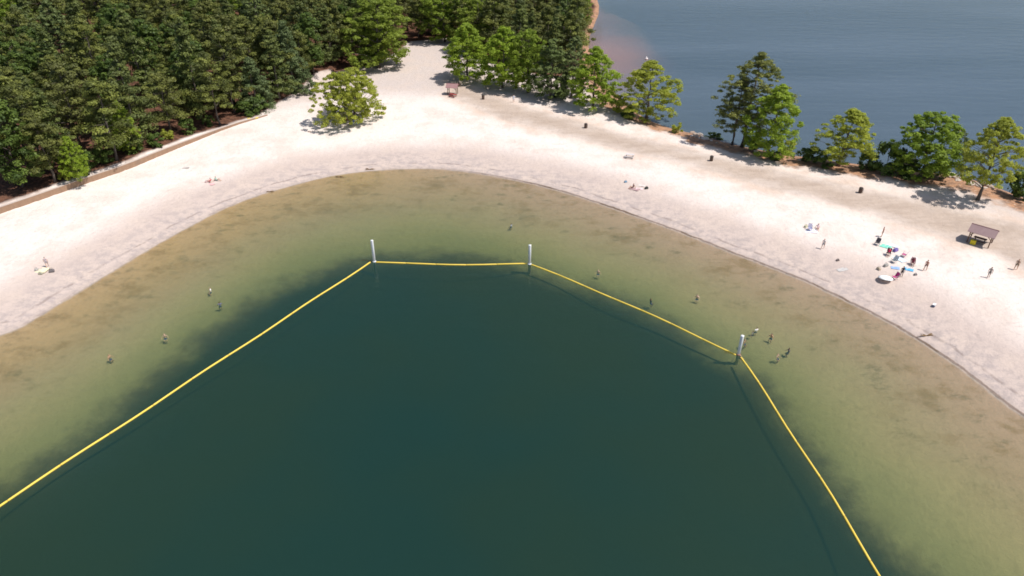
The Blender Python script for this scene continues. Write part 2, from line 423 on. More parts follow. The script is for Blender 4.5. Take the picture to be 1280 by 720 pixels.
def resamp(pts, step):
    out=[pts[0]]
    for a,b_ in zip(pts[:-1],pts[1:]):
        L_=math.dist(a,b_); k=max(1,int(L_/step))
        out += [(a[0]+(b_[0]-a[0])*j/k,a[1]+(b_[1]-a[1])*j/k) for j in range(1,k+1)]
    return out
wpts=resamp(wall,3.0); xe,ye=wpts[-1]
sidx=[i for i,p in enumerate(wpts)]
def zbase(i):
    x,y=wpts[i]
    a=np.array(wpts[max(i-1,0)]); b_=np.array(wpts[min(i+1,len(wpts)-1)]); d=(b_-a)/np.linalg.norm(b_-a)
    q=(x+d[1]*.8,y-d[0]*.8); return hz(*q)
zb=[zbase(i) for i in sidx]
wh=[.25+.95*min(1,math.dist(p,(xe,ye))/34)**1.0 for p in wpts]
wt=thing('retaining_wall','long low brown timber wall along the foot of the dark pine forest','retaining wall',(0,0,0))
ribbon(wpts,None,lambda i:zb[i]-.6,lambda i:zb[i]+wh[i],-.05,.55,wl.m,'wall_face',wt)
ribbon(wpts,None,lambda i:zb[i]+wh[i]+.003,lambda i:zb[i]+wh[i]+.10,-.06,.40,M_cap,'coping',wt)

# ------------------------------------------------------------------ trees
def leaf_cloud(centers, radii, per, size, flat=.7, slim=1.0, upbias=.6, seed=0, tints=None):
    r=np.random.default_rng(seed); n=len(centers)
    C=np.repeat(np.asarray(centers),per,0); Rr=np.repeat(np.asarray(radii),per)
    d=r.normal(size=(n*per,3)); d/=np.linalg.norm(d,axis=1)[:,None]
    rad=r.random(n*per)**.45
    d2=d.copy(); d2[:,2]*=flat
    pos=C+d2*(Rr*rad)[:,None]
    nrm=d*.9+np.array([0,0,upbias])+r.normal(size=(n*per,3))*.45; nrm/=np.linalg.norm(nrm,axis=1)[:,None]
    t=np.cross(nrm,r.normal(size=(n*per,3))); t/=np.linalg.norm(t,axis=1)[:,None]
    b_=np.cross(nrm,t); s=size*(.6+.8*r.random(n*per))[:,None]
    a=t*s*.5; c_=b_*s*.5*slim
    V=np.stack([pos-a-c_*.6,pos+a*.2-c_,pos+a*1.1+c_*.2,pos-a*.3+c_],1).reshape(-1,3)
    F=np.arange(len(V)).reshape(-1,4)
    ti=np.repeat(tints if tints is not None else r.random(n),per)
    ti=np.clip(ti*.85+.15*r.random(n*per)*1.0,0,1)
    return V,F,np.repeat(ti,4)
PROTO={}
def proto(kind,var):
    key=(kind,var)
    if key in PROTO: return PROTO[key]
    r=random.Random(hash(kind)%1 + sum(map(ord,kind))*31+var*977); K=TK[kind]
    H=K['H']; Rc=K['R']; zb_=K['base']*H; cs=[];rs=[];tb=MB()
    ph=[r.uniform(0,6.28) for _ in range(6)]
    am=.45 if K['shape']=='egg' else 1
    def env(th,t):
        if K['shape']=='cone': e=(1-t)**.8*.97+.05
        elif K['shape']=='pine': e=(math.sin(math.pi*min(1,(t*.78+.25)))**.7)*(1.0 if t<.8 else .95)
        elif K['shape']=='egg': e=max(.10,(math.sin(math.pi*min(1,(t*.72+.26)))**.9))
        elif K['shape']=='wide': e=math.sqrt(max(0,1-(t-.35)**2/.50))
        else: e=math.sqrt(max(0,1-((t-.42)/.62)**2))
        return Rc*e*(1+am*(.22*math.sin(2*th+ph[0])+.16*math.sin(3*th+ph[1]+3*t)+.10*math.sin(5*th+ph[2]+5*t)))
    lean=(r.uniform(-.04,.04)*H,r.uniform(-.04,.04)*H)
    for i in range(K['n']):
        t=r.random()**K.get('tp',1.0); th=r.uniform(0,2*math.pi)
        e=env(th,t); q=e*(r.random()**K.get('fill',.45))
        zz=zb_+t*(H-zb_)*.96
        if K['shape'] in('pine',): zz-= .0
        if K['shape']=='cone': zz-=.12*q
        cs.append((lean[0]*zz/H+q*math.cos(th),lean[1]*zz/H+q*math.sin(th),zz)); rs.append(K['cr']*r.uniform(.55,1.45)*(1-.35*t))
    # trunk(s) and limbs
    stems=K.get('stems',1); tops=[]
    for s_ in range(stems):
        a0=2*math.pi*s_/stems+r.random(); off=0 if stems==1 else .35; spread=0 if stems==1 else Rc*.38
        pts=[];rad=[]
        for k in range(8):
            t=k/7; hh_=t*H*(.93 if stems==1 else .7)
            wob=.012*H
            pts.append((lean[0]*hh_/H+math.cos(a0)*(off+spread*t)+r.uniform(-wob,wob)*(k>0),lean[1]*hh_/H+math.sin(a0)*(off+spread*t)+r.uniform(-wob,wob)*(k>0),hh_-.35*(k==0)))
            rad.append(K['tr']*(1-.88*t)*(1.35 if k==0 else 1))
        tb.tube(pts,rad,8); tops.append(pts)
    order=list(range(len(cs))); r.shuffle(order)
    for i in order[:K.get('limbs',26)]:
        cx,cy,cz=cs[i]; st=min(tops,key=lambda p:math.hypot(p[4][0]-cx,p[4][1]-cy))
        zz=max(H*.12,cz-(math.hypot(cx,cy)*K.get('rise',.5))); k=min(6.99,max(.3,zz/(H*(.93 if stems==1 else .7))*7)); j=int(k); u=k-j
        a=Vector(st[j]).lerp(Vector(st[j+1]),u); b_=Vector((cx,cy,cz)); mid=a.lerp(b_,.5)+Vector((0,0,.06*(b_-a).length))
        rr=max(.03,K['tr']*.38*(1-zz/H*.7)); tb.tube([a,mid,b_],[rr,rr*.6,rr*.25],5)
    tints=np.array([r.random() for _ in cs])
    V,F_,ti=leaf_cloud(cs,rs,K['per'],K['leaf'],K.get('flat',.7),K.get('slim',.8),K.get('ub',.6),seed=var*13+sum(map(ord,kind)),tints=tints)
    PROTO[key]=(tb.mesh(kind+'_trunk',M_bark,True),mesh_np(kind+'_crown',V,F_,K['mat'],ti))
    return PROTO[key]
TK={
 'pine': dict(H=20,R=5.3,base=.25,shape='pine',n=74,cr=1.55,per=150,leaf=.46,slim=.5,flat=.5,tr=.30,mat=F_pine,fill=.4,rise=.15,limbs=34),
 'tallpine':dict(H=24,R=7.0,base=.22,shape='pine',n=220,cr=1.1,per=85,leaf=.38,slim=.5,flat=.42,tr=.42,mat=F_pine2,fill=.45,rise=.12,limbs=46),
 'oak': dict(H=16,R=5.8,base=.09,shape='round',n=250,cr=.95,per=80,leaf=.36,slim=.8,flat=.62,tr=.34,mat=F_oak,fill=.42,limbs=36),
 'spring':dict(H=15,R=5.8,base=.10,shape='egg',n=230,cr=.85,per=85,leaf=.29,slim=.8,flat=.5,tr=.30,mat=F_yel,fill=.42,limbs=40),
 'greygreen':dict(H=17,R=5.0,base=.08,shape='egg',n=190,cr=.85,per=60,leaf=.38,slim=.8,flat=.55,tr=.28,mat=F_grn,fill=.45,limbs=44),
 'wide':dict(H=10,R=8.6,base=.10,shape='wide',n=420,cr=.85,per=85,leaf=.30,slim=.8,flat=.45,tr=.26,mat=F_yel,fill=.5,limbs=44,stems=3),
 'cone':dict(H=15,R=4.6,base=.02,shape='cone',n=200,cr=.95,per=85,leaf=.40,slim=.45,flat=.6,tr=.25,mat=F_cone,fill=.3,tp=1.5,ub=.4),
 'springhigh':dict(H=15,R=5.8,base=.27,shape='egg',n=200,cr=.85,per=85,leaf=.29,slim=.8,flat=.5,tr=.30,mat=F_yel,fill=.42,limbs=40),
 'conepine':dict(H=21,R=4.2,base=.12,shape='cone',n=130,cr=1.15,per=95,leaf=.42,slim=.5,flat=.5,tr=.28,mat=F_pine3,fill=.35,tp=1.3,rise=.1,limbs=34),
 'broad':dict(H=14,R=5.0,base=.09,shape='egg',n=220,cr=.85,per=90,leaf=.29,slim=.8,flat=.6,tr=.26,mat=F_br,fill=.4),
 'darkbroad':dict(H=16,R=5.2,base=.15,shape='round',n=105,cr=1.3,per=95,leaf=.42,slim=.8,flat=.6,tr=.28,mat=F_dkbr,fill=.4),
 'shrub':dict(H=3,R=1.9,base=.05,shape='round',n=26,cr=.65,per=90,leaf=.26,slim=.8,flat=.7,tr=.07,mat=F_dkbr,fill=.45,limbs=10),
 'shruby':dict(H=3,R=1.8,base=.05,shape='round',n=24,cr=.6,per=80,leaf=.26,slim=.8,flat=.7,tr=.06,mat=F_yel,fill=.45,limbs=10),
}
def tree_at(name,kind,var,loc,sxy,sz,rz,label,cat='tree',group=None):
    t=thing(name,label,cat,loc,rz,group); t.scale=(sxy,sxy,sz)
    a,b_=proto(kind,var); o1=link('trunk',a,t); o2=link('crown',b_,t); return t
OCC=[]
def tree_px(name,kind,var,base,ytop,wpx,label,cat='tree',group=None,zoff=-.05):
    x,y,z_=G(*base); K=TK[kind]
    d=math.sqrt(x*x+y*y+(CAM_H-z_)**2); wm=wpx/FPX*(((np.array([x,y,z_-CAM_H])@fw)))
    # find height whose top projects at ytop
    hgt=1.0
    while hgt<40 and proj(x,y,z_+hgt)[1]>ytop: hgt+=.1
    back=.22*wm*math.sin(R(22)) ; hgt=max(1.0,hgt-back*.5)
    OCC.append((x,y,wm*.5))
    return tree_at(name,kind,var,(x,y,z_+zoff),wm/2/(K['R']*1.08),hgt/K['H'],random.uniform(0,6.28),label,cat,group)

tree_px('shade_tree','springhigh',0,(1222,250),142,80,'yellow green tree leaning over the rocky bank, rightmost along the outer shore')
tree_px('shade_tree','oak',1,(1150,221),138,86,'dense mid green tree on the outer bank above orange clay, second from the right edge')
tree_px('shade_tree','greygreen',2,(1188,212),160,30,'thin wispy grey green tree between the two rightmost shore trees')
tree_px('shade_tree','spring',2,(1048,208),132,78,'rounded yellow olive tree on the outer bank right of the tallest pines')
tree_px('shade_tree','broad',1,(960,196),100,72,'bright lime green tree in front of the tall pine on the outer bank')
tree_px('pine_tree','tallpine',0,(927,184),58,88,'tallest broad crowned pine standing alone at the lake edge of the spit')
tree_px('pine_tree','tallpine',1,(915,181),92,60,'shorter leaning pine with bare lower trunk just left of the tallest pine')
tree_px('shade_tree','spring',3,(808,151),70,80,'yellow green rounded tree left of the open gap onto the lake')
tree_px('shade_tree','broad',2,(741,136),52,64,'bright green tree above the dark bin beside the reddish shallows')
tree_px('shade_tree','greygreen',0,(687,124),44,58,'grey green open crowned tree between two bright green spit trees')
tree_px('shade_tree','broad',3,(628,110),28,66,'leafy mid green tree right of the small shelter, second in the row')
tree_px('shade_tree','broad',0,(585,99),24,66,'bright green tree directly behind the small mauve roofed shelter')
tree_px('shade_tree','wide',0,(439,151),84,92,'low wide spring green tree alone on the open sand with people in its shade')
tree_px('shade_tree','oak',2,(474,85),-8,84,'large leafy tree at the forest corner behind the lone sand tree')
tree_px('shade_tree','oak',3,(556,52),-22,56,'leafy green tree over the orange clay at the sandy gap in the forest')
tree_px('shade_tree','oak',0,(600,66),-6,60,'green leafy tree behind the row of shore trees near the gap')
tree_px('cedar_tree','cone',0,(368,112),20,48,'tall cone shaped blue green conifer on the sandy forest corner')
tree_px('cedar_tree','cone',1,(322,134),66,54,'shorter cone shaped grey green conifer beside the end of the wall','tree')
tree_px('forest_tree','broad',0,(100,226),168,34,'small bright green leafy tree leaning over the brown wall')
tree_px('forest_tree','broad',2,(160,190),124,40,'pale fresh green leafy tree inside the front of the dark pines')
tree_px('shade_tree','oak',1,(660,116),34,50,'dark green leafy tree filling the row left of the grey green open tree')
tree_px('shade_tree','greygreen',1,(714,122),40,46,'grey green tree tucked behind the bright green tree above the dark bin')
tree_px('shrub','shrub',0,(1272,247),214,42,'dark green bush at the right edge beneath the rightmost shore tree','shrub')
tree_px('shrub','shrub',1,(1106,214),176,42,'dark shady bush left of the dense green shore tree','shrub')
tree_px('shrub','shrub',2,(1008,202),182,30,'dark bush on the left foot of the yellow olive tree','shrub')
tree_px('shrub','shrub',3,(1082,212),188,26,'dark bush on the right foot of the yellow olive tree','shrub')
tree_px('shrub','shrub',0,(943,188),170,18,'small dark bush between the tall pine and the lime green tree','shrub')
tree_px('shrub','shrub',1,(893,174),164,20,'low dark bush at the water edge left of the tall pines','shrub')
for q_,(px_,py_,yt_,w_,l_) in enumerate(((968,200,188,22,'low dark bush at the foot of the lime green tree'),(1028,207,192,26,'low dark bush directly beneath the yellow olive tree'),
    (1130,220,200,34,'dark bush beneath the left half of the dense green shore tree'),(1168,222,203,28,'dark bush beneath the right half of the dense green shore tree'),
    (700,122,108,22,'dark bush by the reddish bank between two spit trees'),(785,146,132,20,'dark bush left of the yellow green gap tree trunk'))):
    tree_px('shrub','shrub',q_%4,(px_,py_),yt_,w_,l_,'shrub')
tree_px('shrub','shruby',0,(845,166),153,16,'small yellow green bush at the lake edge in the open gap','shrub')
tree_px('shrub','shruby',1,(772,140),118,26,'pale bush between the yellow green tree and the bright green tree','shrub')
tree_px('shrub','shruby',2,(985,194),176,22,'pale bush right of the lime green tree','shrub')

rr0=lambda: random.uniform(0,6.28)
# the pine forest
cand=[]
fx=[p[0] for p in forest]; 
tries=0; placed=[]
Q=np.random.default_rng(3)
CX=Q.uniform(-190,60,9000); CY=Q.uniform(70,330,9000)
ff=fields(CX,CY); okm=(ff['d_forest']>2.2)&ff['land']&(ff['dout']>5)&(ff['din']>8)
HZ=height(CX,CY,ff)
for i in np.where(okm)[0]:
    x,y=CX[i],CY[i]
    d_=math.hypot(x,y)
    sp=5.4 if ff['d_forest'][i]<14 else 7.6
    px,py=proj(x,y,HZ[i]+19)
    pb=proj(x,y,HZ[i])
    if px<-45 or px>790 or (py<-26 and pb[1]<4): continue
    if any((x-a)**2+(y-b_)**2<sp*sp for a,b_ in placed): continue
    if any(math.hypot(x-a,y-b_)<r_*.72+1.6 for a,b_,r_ in OCC): continue
    placed.append((x,y)); cand.append((x,y,HZ[i],ff['d_forest'][i]))
print('forest trees',len(cand))
cand.sort(key=lambda q:q[0]**2+q[1]**2)
npine=0
for x,y,z_,dfr in cand:
    rr=random.random()
    if rr<.24:
        s=random.uniform(.8,1.1)
        kb=random.choices(['darkbroad','greygreen','oak'],[.6,.25,.15])[0]
        tree_at('forest_tree',kb,random.randrange(3),(x,y,z_-.1),s,s*random.uniform(.95,1.15),random.uniform(0,6.28),'rounded broadleaf tree crown among the dark pines of the forest','tree','broadleaf trees mixed into the pine forest')
    else:
        if npine>=296: continue
        npine+=1
        s=random.uniform(.72,1.18)*(.9 if dfr<6 else 1)
        k_='pine' if random.random()<.72 else 'conepine'; tree_at('pine_tree',k_,random.randrange(7 if k_=='pine' else 3),(x,y,z_-.1),s,s*random.uniform(.85,1.08),random.uniform(0,6.28),'dark green pine in the dense forest behind the beach','tree','pines of the dense forest')
print('pines',npine)

wp2=resamp(wall,3.4)
for i,(x,y) in enumerate(wp2):
    a=wp2[max(i-1,0)]; b_=wp2[min(i+1,len(wp2)-1)]; L_=math.dist(a,b_); nx_,ny_=-(b_[1]-a[1])/L_,(b_[0]-a[0])/L_
    o_=random.uniform(2.6,5.0); q=(x+nx_*o_,y+ny_*o_); pp=proj(q[0],q[1],1.5)
    if pp[0]<-20 or random.random()<.25: continue
    s=random.uniform(.7,1.5)
    tree_at('shrub','shrub' if i%3 else 'shruby',random.randrange(4 if i%3 else 3),(q[0],q[1],hz(*q)-.05),s,s*random.uniform(.7,1.2),rr0(),'bush in the undergrowth along the top of the timber wall','shrub','undergrowth bushes above the wall')

# ------------------------------------------------------------------ mooring posts and floating boom
M_white=simple('white_post_paint',(.80,.80,.82),.45,var=.05,scale=3)
M_yel=simple('yellow_boom',(.80,.57,.09),.5,var=.12,scale=4)
M_yeld=simple('boom_joint',(.55,.36,.07),.6)
M_cuff=simple('rusty_cuff',(.36,.20,.15),.8)
posts=[((468,327),(465,301),'white round post where the far boom meets the left slanting boom'),
       ((662,330),(660,307),'white round post at the right end of the far straight boom'),
       ((923,443),(928,420),'white round post nearest the shore swimmers at the sharp right bend of the boom')]
pw=[]
for b_,t_,lab in posts:
    p=P(*b_); 
    hgt=.5
    while proj(p[0],p[1],hgt)[1]>t_[1]: hgt+=.05
    pw.append(p)
    bed_=hz(p[0],p[1])
    t=thing('mooring_post',lab,'post',(p[0],p[1],bed_-.3),0,'white posts holding the boom')
    tilt=(random.uniform(-.02,.02),random.uniform(-.03,.03)); 
    H_=hgt-bed_+.3
    m=MB(); m.lathe([(0,0),(.225,0),(.225,H_-.12),(.21,H_-.03),(0,H_)],20); o=m.build('pile',M_white,t,True); 
    m=MB(); m.lathe([(.23,-bed_+.3-.12),(.30,-bed_+.3-.08),(.30,-bed_+.3+.12),(.23,-bed_+.3+.15)],20); m.build('mooring_collar',M_white if b_[0]<900 else M_cuff,t,True)
    m=MB(); m.lathe([(.0,H_+.005),(.24,H_+.005),(.245,H_+.05),(.0,H_+.1)],20); m.build('cap',M_white,t,True)
def boom(a,b_,sag,lab):
    a=np.array(a[:2]);b_=np.array(b_[:2]); L_=np.linalg.norm(b_-a); d=(b_-a)/L_; nn=np.array([-d[1],d[0]])
    t=thing('floating_boom',lab,'boom',(a[0],a[1],0),math.atan2(d[1],d[0]),'yellow floating booms around the swim area')
    n=int(L_/6)+1
    def at(s): return (s, sag*4*(s/L_)*(1-s/L_)+.10*math.sin(s*.33), .05)
    for k in range(n):
        s0,s1=k*L_/n+.03,(k+1)*L_/n-.03
        m=MB(); m.tube([at(s0),at(s0+.06),at((s0+s1)/2),at(s1-.06),at(s1)],[.10,.125,.125,.125,.10],10); m.build('float_tube',M_yel,t,True)
    for k in range(1,n):
        m=MB(); q=at(k*L_/n); m.tube([(q[0]-.06,q[1],q[2]),(q[0]+.06,q[1],q[2])],.098,8); m.build('joint',M_yeld,t,True)
pL=P(-150,731); pR=P(1170,838)
boom(P(463,328),pL,.0,'yellow boom slanting from the left white post down to the left frame edge')
boom(P(470,328),P(659,330),-.5,'short straight yellow boom between the two far white posts')
boom(P(664,331),P(920,444),.6,'yellow boom slanting right from the middle post to the near right post')
boom(P(926,447),pR,.4,'yellow boom running steeply from the right post to the bottom edge')

# ------------------------------------------------------------------ people
def joints(pose):
    J={}
    if pose in('stand','wade','walk'):
        J=dict(pelvis=(0,0,.96),waist=(0,.0,1.10),chest=(0,.01,1.32),neck=(0,0,1.47),jaw=(0,.02,1.56),head=(0,.01,1.64),crown=(0,0,1.73))
        for s,n in((-1,'L'),(1,'R')):
            st=0
            if pose=='walk': st=.22*s
            J['hip'+n]=(.10*s,0,.92); J['knee'+n]=(.11*s,st*.6+.03,.50); J['ankle'+n]=(.12*s,st,.09); J['toe'+n]=(.13*s,st+.16,.03)
            J['sh'+n]=(.18*s,0,1.41)
            if pose=='wade': J['elb'+n]=(.33*s,.04,1.20); J['wr'+n]=(.40*s,.22,1.08)
            elif pose=='walk': J['elb'+n]=(.24*s,-.08*s,1.14); J['wr'+n]=(.25*s,-.10*s+.08,.90)
            else: J['elb'+n]=(.25*s,-.03,1.13); J['wr'+n]=(.26*s,.05,.88)
        if pose=='wade':
            for k_ in list(J):
                if k_[:4] not in('knee','ankl','toeL','toeR'): J[k_]=(J[k_][0],J[k_][1]-.04,J[k_][2]-.34)
            for s,n in((-1,'L'),(1,'R')): J['knee'+n]=(.15*s,.30,.42); J['ankle'+n]=(.14*s,.0,.09); J['toe'+n]=(.15*s,.16,.03)
    elif pose=='sit':
        J=dict(pelvis=(0,0,.12),waist=(0,-.06,.27),chest=(0,-.14,.48),neck=(0,-.16,.63),jaw=(0,-.12,.71),head=(0,-.13,.79),crown=(0,-.14,.88))
        for s,n in((-1,'L'),(1,'R')):
            J['hip'+n]=(.10*s,.06,.11); J['knee'+n]=(.13*s,.42,.42); J['ankle'+n]=(.12*s,.70,.09); J['toe'+n]=(.13*s,.86,.05)
            J['sh'+n]=(.18*s,-.15,.57); J['elb'+n]=(.27*s,-.28,.33); J['wr'+n]=(.28*s,-.36,.09)
    elif pose=='chair':
        J=dict(pelvis=(0,0,.40),waist=(0,-.06,.54),chest=(0,-.15,.75),neck=(0,-.17,.90),jaw=(0,-.12,.98),head=(0,-.13,1.06),crown=(0,-.14,1.15))
        for s,n in((-1,'L'),(1,'R')):
            J['hip'+n]=(.10*s,.08,.40); J['knee'+n]=(.13*s,.46,.45); J['ankle'+n]=(.13*s,.62,.09); J['toe'+n]=(.13*s,.78,.04)
            J['sh'+n]=(.18*s,-.16,.84); J['elb'+n]=(.30*s,-.08,.62); J['wr'+n]=(.28*s,.16,.60)
    elif pose=='lie':
        J=dict(pelvis=(0,0,.11),waist=(0,-.14,.12),chest=(0,-.36,.13),neck=(0,-.51,.12),jaw=(0,-.60,.14),head=(0,-.68,.13),crown=(0,-.77,.12))
        for s,n in((-1,'L'),(1,'R')):
            J['hip'+n]=(.10*s,.04,.10); J['knee'+n]=(.13*s,.46,.13); J['ankle'+n]=(.15*s,.86,.07); J['toe'+n]=(.17*s,.92,.20)
            J['sh'+n]=(.18*s,-.45,.12); J['elb'+n]=(.30*s,-.22,.07); J['wr'+n]=(.33*s,.04,.06)
    return {k:Vector(v) for k,v in J.items()}
def body_mesh(pose):
    J=joints(pose); names=list(J); V=[J[n] for n in names]; E=[]; Rd={}
    ix={n:i for i,n in enumerate(names)}
    for a,b_ in(('pelvis','waist'),('waist','chest'),('chest','neck'),('neck','jaw'),('jaw','head'),('head','crown')): E.append((ix[a],ix[b_]))
    for n in 'LR':
        E += [(ix['pelvis'],ix['hip'+n]),(ix['hip'+n],ix['knee'+n]),(ix['knee'+n],ix['ankle'+n]),(ix['ankle'+n],ix['toe'+n]),(ix['chest'],ix['sh'+n]),(ix['sh'+n],ix['elb'+n]),(ix['elb'+n],ix['wr'+n])]
    rad=dict(pelvis=(.15,.11),waist=(.13,.095),chest=(.155,.11),neck=(.055,.055),jaw=(.070,.075),head=(.080,.095),crown=(.055,.065),
             hip=(.092,.092),knee=(.058,.058),ankle=(.040,.042),toe=(.036,.028),sh=(.062,.062),elb=(.042,.042),wr=(.028,.030))
    RR=[rad.get(n,rad.get(n[:-1])) for n in names]
    hd=J['head']; face=(J['jaw']-J['neck']).cross(Vector((1,0,0)))
    face=Vector((0,1,0)) if pose!='lie' else Vector((0,0,1))
    def extra(p,r_,par):
        V.append(p); RR.append((r_,r_)); E.append((par,len(V)-1)); return len(V)-1
    extra(hd+face*.115-(J['crown']-hd).normalized()*.02,.016,ix['head'])          # nose
    for s in(-1,1): extra(hd+Vector((.092*s,0,0)),.018,ix['head'])                # ears
    for n,s in(('L',-1),('R',1)):                                                  # palm, fingers, thumb
        w_=J['wr'+n]; d=(w_-J['elb'+n]).normalized()
        if pose in('sit','lie'): d=Vector((0.1*s,.95,-.12)).normalized() if pose=='lie' else Vector((.2*s,-.9,-.05)).normalized()
        side=d.cross(Vector((s*.9,.1,.3))).normalized() if pose not in('sit','lie') else Vector((s,0,0))
        curl=side.cross(d).normalized()*s
        pal=extra(w_+d*.07,.026,ix['wr'+n])
        for k,(o_,L_) in enumerate(((-.030,.070),(-.010,.082),(.011,.076),(.030,.060))):
            k1=extra(w_+d*(.095+L_*.35)+side*o_,.0095,pal)
            extra(w_+d*(.095+L_)+side*o_*1.15+curl*-.012,.008,k1)
        th=extra(w_+d*.055+side*-.045,.011,pal); extra(w_+d*.095+side*-.062,.009,th)
    me=bpy.data.meshes.new('body_base'); me.from_pydata([tuple(v) for v in V],E,[]); me.update()
    o=bpy.data.objects.new('tmp',me); COL.objects.link(o)
    m=o.modifiers.new('s','SKIN'); m.use_smooth_shade=True; m.branch_smoothing=.6
    sv=me.skin_vertices[0].data
    for i,r_ in enumerate(RR): sv[i].radius=r_; sv[i].use_root=(i==0)
    o.modifiers.new('u','SUBSURF').levels=1
    dg=bpy.context.evaluated_depsgraph_get(); dg.update()
    me2=bpy.data.meshes.new_from_object(o.evaluated_get(dg)); bpy.data.objects.remove(o)
    return me2,J
BODY={}
BONES=[('pelvis','waist','hips'),('waist','chest','torso'),('chest','neck','torso'),('neck','jaw','neck'),('jaw','crown','head')]
for n in 'LR': BONES += [('hip'+n,'knee'+n,'thigh'),('knee'+n,'ankle'+n,'shin'),('ankle'+n,'toe'+n,'foot'),('sh'+n,'elb'+n,'upper'),('elb'+n,'wr'+n,'fore'),('pelvis','hip'+n,'hips'),('chest','sh'+n,'torso')]
def get_body(pose):
    if pose in BODY: return BODY[pose]
    me,J=body_mesh(pose)
    me.update()
    cl=[]
    for v in me.vertices:
        best=(9,None,0)
        for a,b_,r_ in BONES:
            A,B=J[a],J[b_]; d=B-A; t=max(0,min(1,(v.co-A).dot(d)/d.length_squared)); D=(A+d*t-v.co).length
            if D<best[0]: best=(D,r_,t)
        cl.append((best[1],best[2]))
    BODY[pose]=(me,J,cl); return BODY[pose]
def shell(me,cl,test,off,name):
    sel=[all(test(*cl[i],me.vertices[i].co) for i in p.vertices) for p in me.polygons]
    used={}; V=[];Fc=[]
    for p,s in zip(me.polygons,sel):
        if not s: continue
        f=[]
        for i in p.vertices:
            if i not in used:
                used[i]=len(V); v=me.vertices[i]; V.append(v.co+v.normal*off)
            f.append(used[i])
        Fc.append(f)
    m=bpy.data.meshes.new(name); m.from_pydata([tuple(v) for v in V],[],Fc)
    for p in m.polygons: p.use_smooth=True
    return m
SKIN={'fair':(.68,.44,.33),'tan':(.48,.27,.17),'dark':(.11,.06,.04),'brown':(.24,.13,.08)}
HAIRC={'black':(.012,.01,.01),'brown':(.06,.035,.02),'blond':(.35,.24,.10),'grey':(.3,.28,.26)}
def person(loc,rz,pose,skin,hair,label,top=None,bottom=(.05,.08,.2),scale=1,long_hair=False,hat=None):
    me,J,cl=get_body(pose)
    t=thing('person',label,'person',loc,rz); t.scale=(scale*1.12,)*3
    b_=me.copy(); b_.materials.clear(); b_.materials.append(simple('skin_'+skin,SKIN[skin],.55,var=.05)); link('body',b_,t)
    def mk(name,test,off,col,mn):
        m=shell(me,cl,test,off,name)
        if len(m.polygons): m.materials.append(simple(mn,col,.8)); link(name,m,t)
    key=lambda c_: 'cloth_%02d_%02d_%02d'%tuple(int(q*99) for q in c_)
    mk('shorts',lambda r_,u,co:r_=='hips' or (r_=='thigh' and u<.62),.012,bottom,key(bottom))
    if top: mk('shirt',lambda r_,u,co:r_=='torso' or (r_=='upper' and u<.5) or (r_=='hips' and u>.4),.018,top,key(top))
    up_=(J['crown']-J['jaw']).normalized(); face=Vector((0,1,0)) if pose!='lie' else Vector((0,0,1))
    hd=J['head']
    if long_hair: ht=lambda r_,u,co:(r_ in('head','neck') and (co-hd).dot(face)<.035)
    else: ht=lambda r_,u,co:(r_=='head' and ((co-hd).dot(up_)>.035 or (co-hd).dot(face)<-.01) and (co-hd).dot(up_)>-.03)
    mk('hair',ht,.02,HAIRC[hair],'hair_'+hair)
    m=MB()
    for s in(-1,1):
        c_=hd+Vector((.032*s,0,0))+face*.088+up_*.012; m.box(c_,(.018,.012,.012))
    m.build('eyes',simple('eye_dark',(.03,.02,.02),.3),t)
    m=MB(); m.box(hd+face*.088-up_*.055,(.045,.012,.010)); m.build('mouth',simple('lip',(.35,.12,.10),.5),t)
    if hat:
        m=MB(); q=J['crown']; 
        m.lathe([(.0,.05),(.08,.045),(.105,-.03),(.19,-.045),(.19,-.055),(.10,-.04)],16,(q.x,q.y,q.z)); m.build('sun_hat',simple('hat_'+key(hat),hat,.8),t,True)
    return t
def swimmer(px,py,rz,skin,hair,label,**k):
    z_=0.2
    sc=k.get('scale',1.0)
    for _ in range(6):
        p=P(px,py,z_); bedz=hz(p[0],p[1]); base=max(bedz,-1.25*sc); z_=base+1.42*sc
    return person((p[0],p[1],base),rz,'wade',skin,hair,label,**k)
rr_=lambda: random.uniform(0,6.28)
swimmer(262,360,2.0,'fair','brown','wading person in a white shirt, uppermost of the left swimmers',top=(.8,.8,.78))
swimmer(274,378,.6,'brown','black','wading person in a violet shirt just below the white shirted one',top=(.22,.2,.35))
swimmer(205,418,3.5,'fair','black','bare shouldered bather alone by the dark weed left of centre')
swimmer(136,444,4.4,'tan','brown','leftmost bather standing in the yellow green shallows',scale=.95)
swimmer(639,280,1.0,'dark','black','bather in the shallows near the far shore, above the middle white post',top=(.35,.36,.4),scale=.9)
swimmer(748,338,3.0,'fair','brown','bare shouldered bather between middle post and shore, facing the beach')
swimmer(814,374,5.0,'brown','black','bather in a black shirt at the edge of the dark weed',top=(.02,.02,.025))
swimmer(872,369,2.6,'fair','black','pale bather with wet dark hair between boom and right shore')
swimmer(946,410,.4,'fair','brown','bather leaning with a white top above the right post',top=(.8,.78,.76))
swimmer(941,415,1.2,'fair','black','small child bather close beside the white topped bather',scale=.68,top=(.25,.27,.3))
swimmer(931.5,425,4.0,'tan','brown','bather partly hidden directly behind the right white post')
swimmer(925.5,442,5.2,'fair','brown','bather hugging the foot of the right white post')
swimmer(965,418,2.2,'tan','black','slim bather right of the post, uppermost of the trio')
swimmer(986.5,436,1.5,'brown','black','dark haired bather farthest right of the trio beyond the post',top=(.10,.10,.12))
swimmer(973,443,3.9,'fair','black','broad pale bather lowest of the trio right of the post')

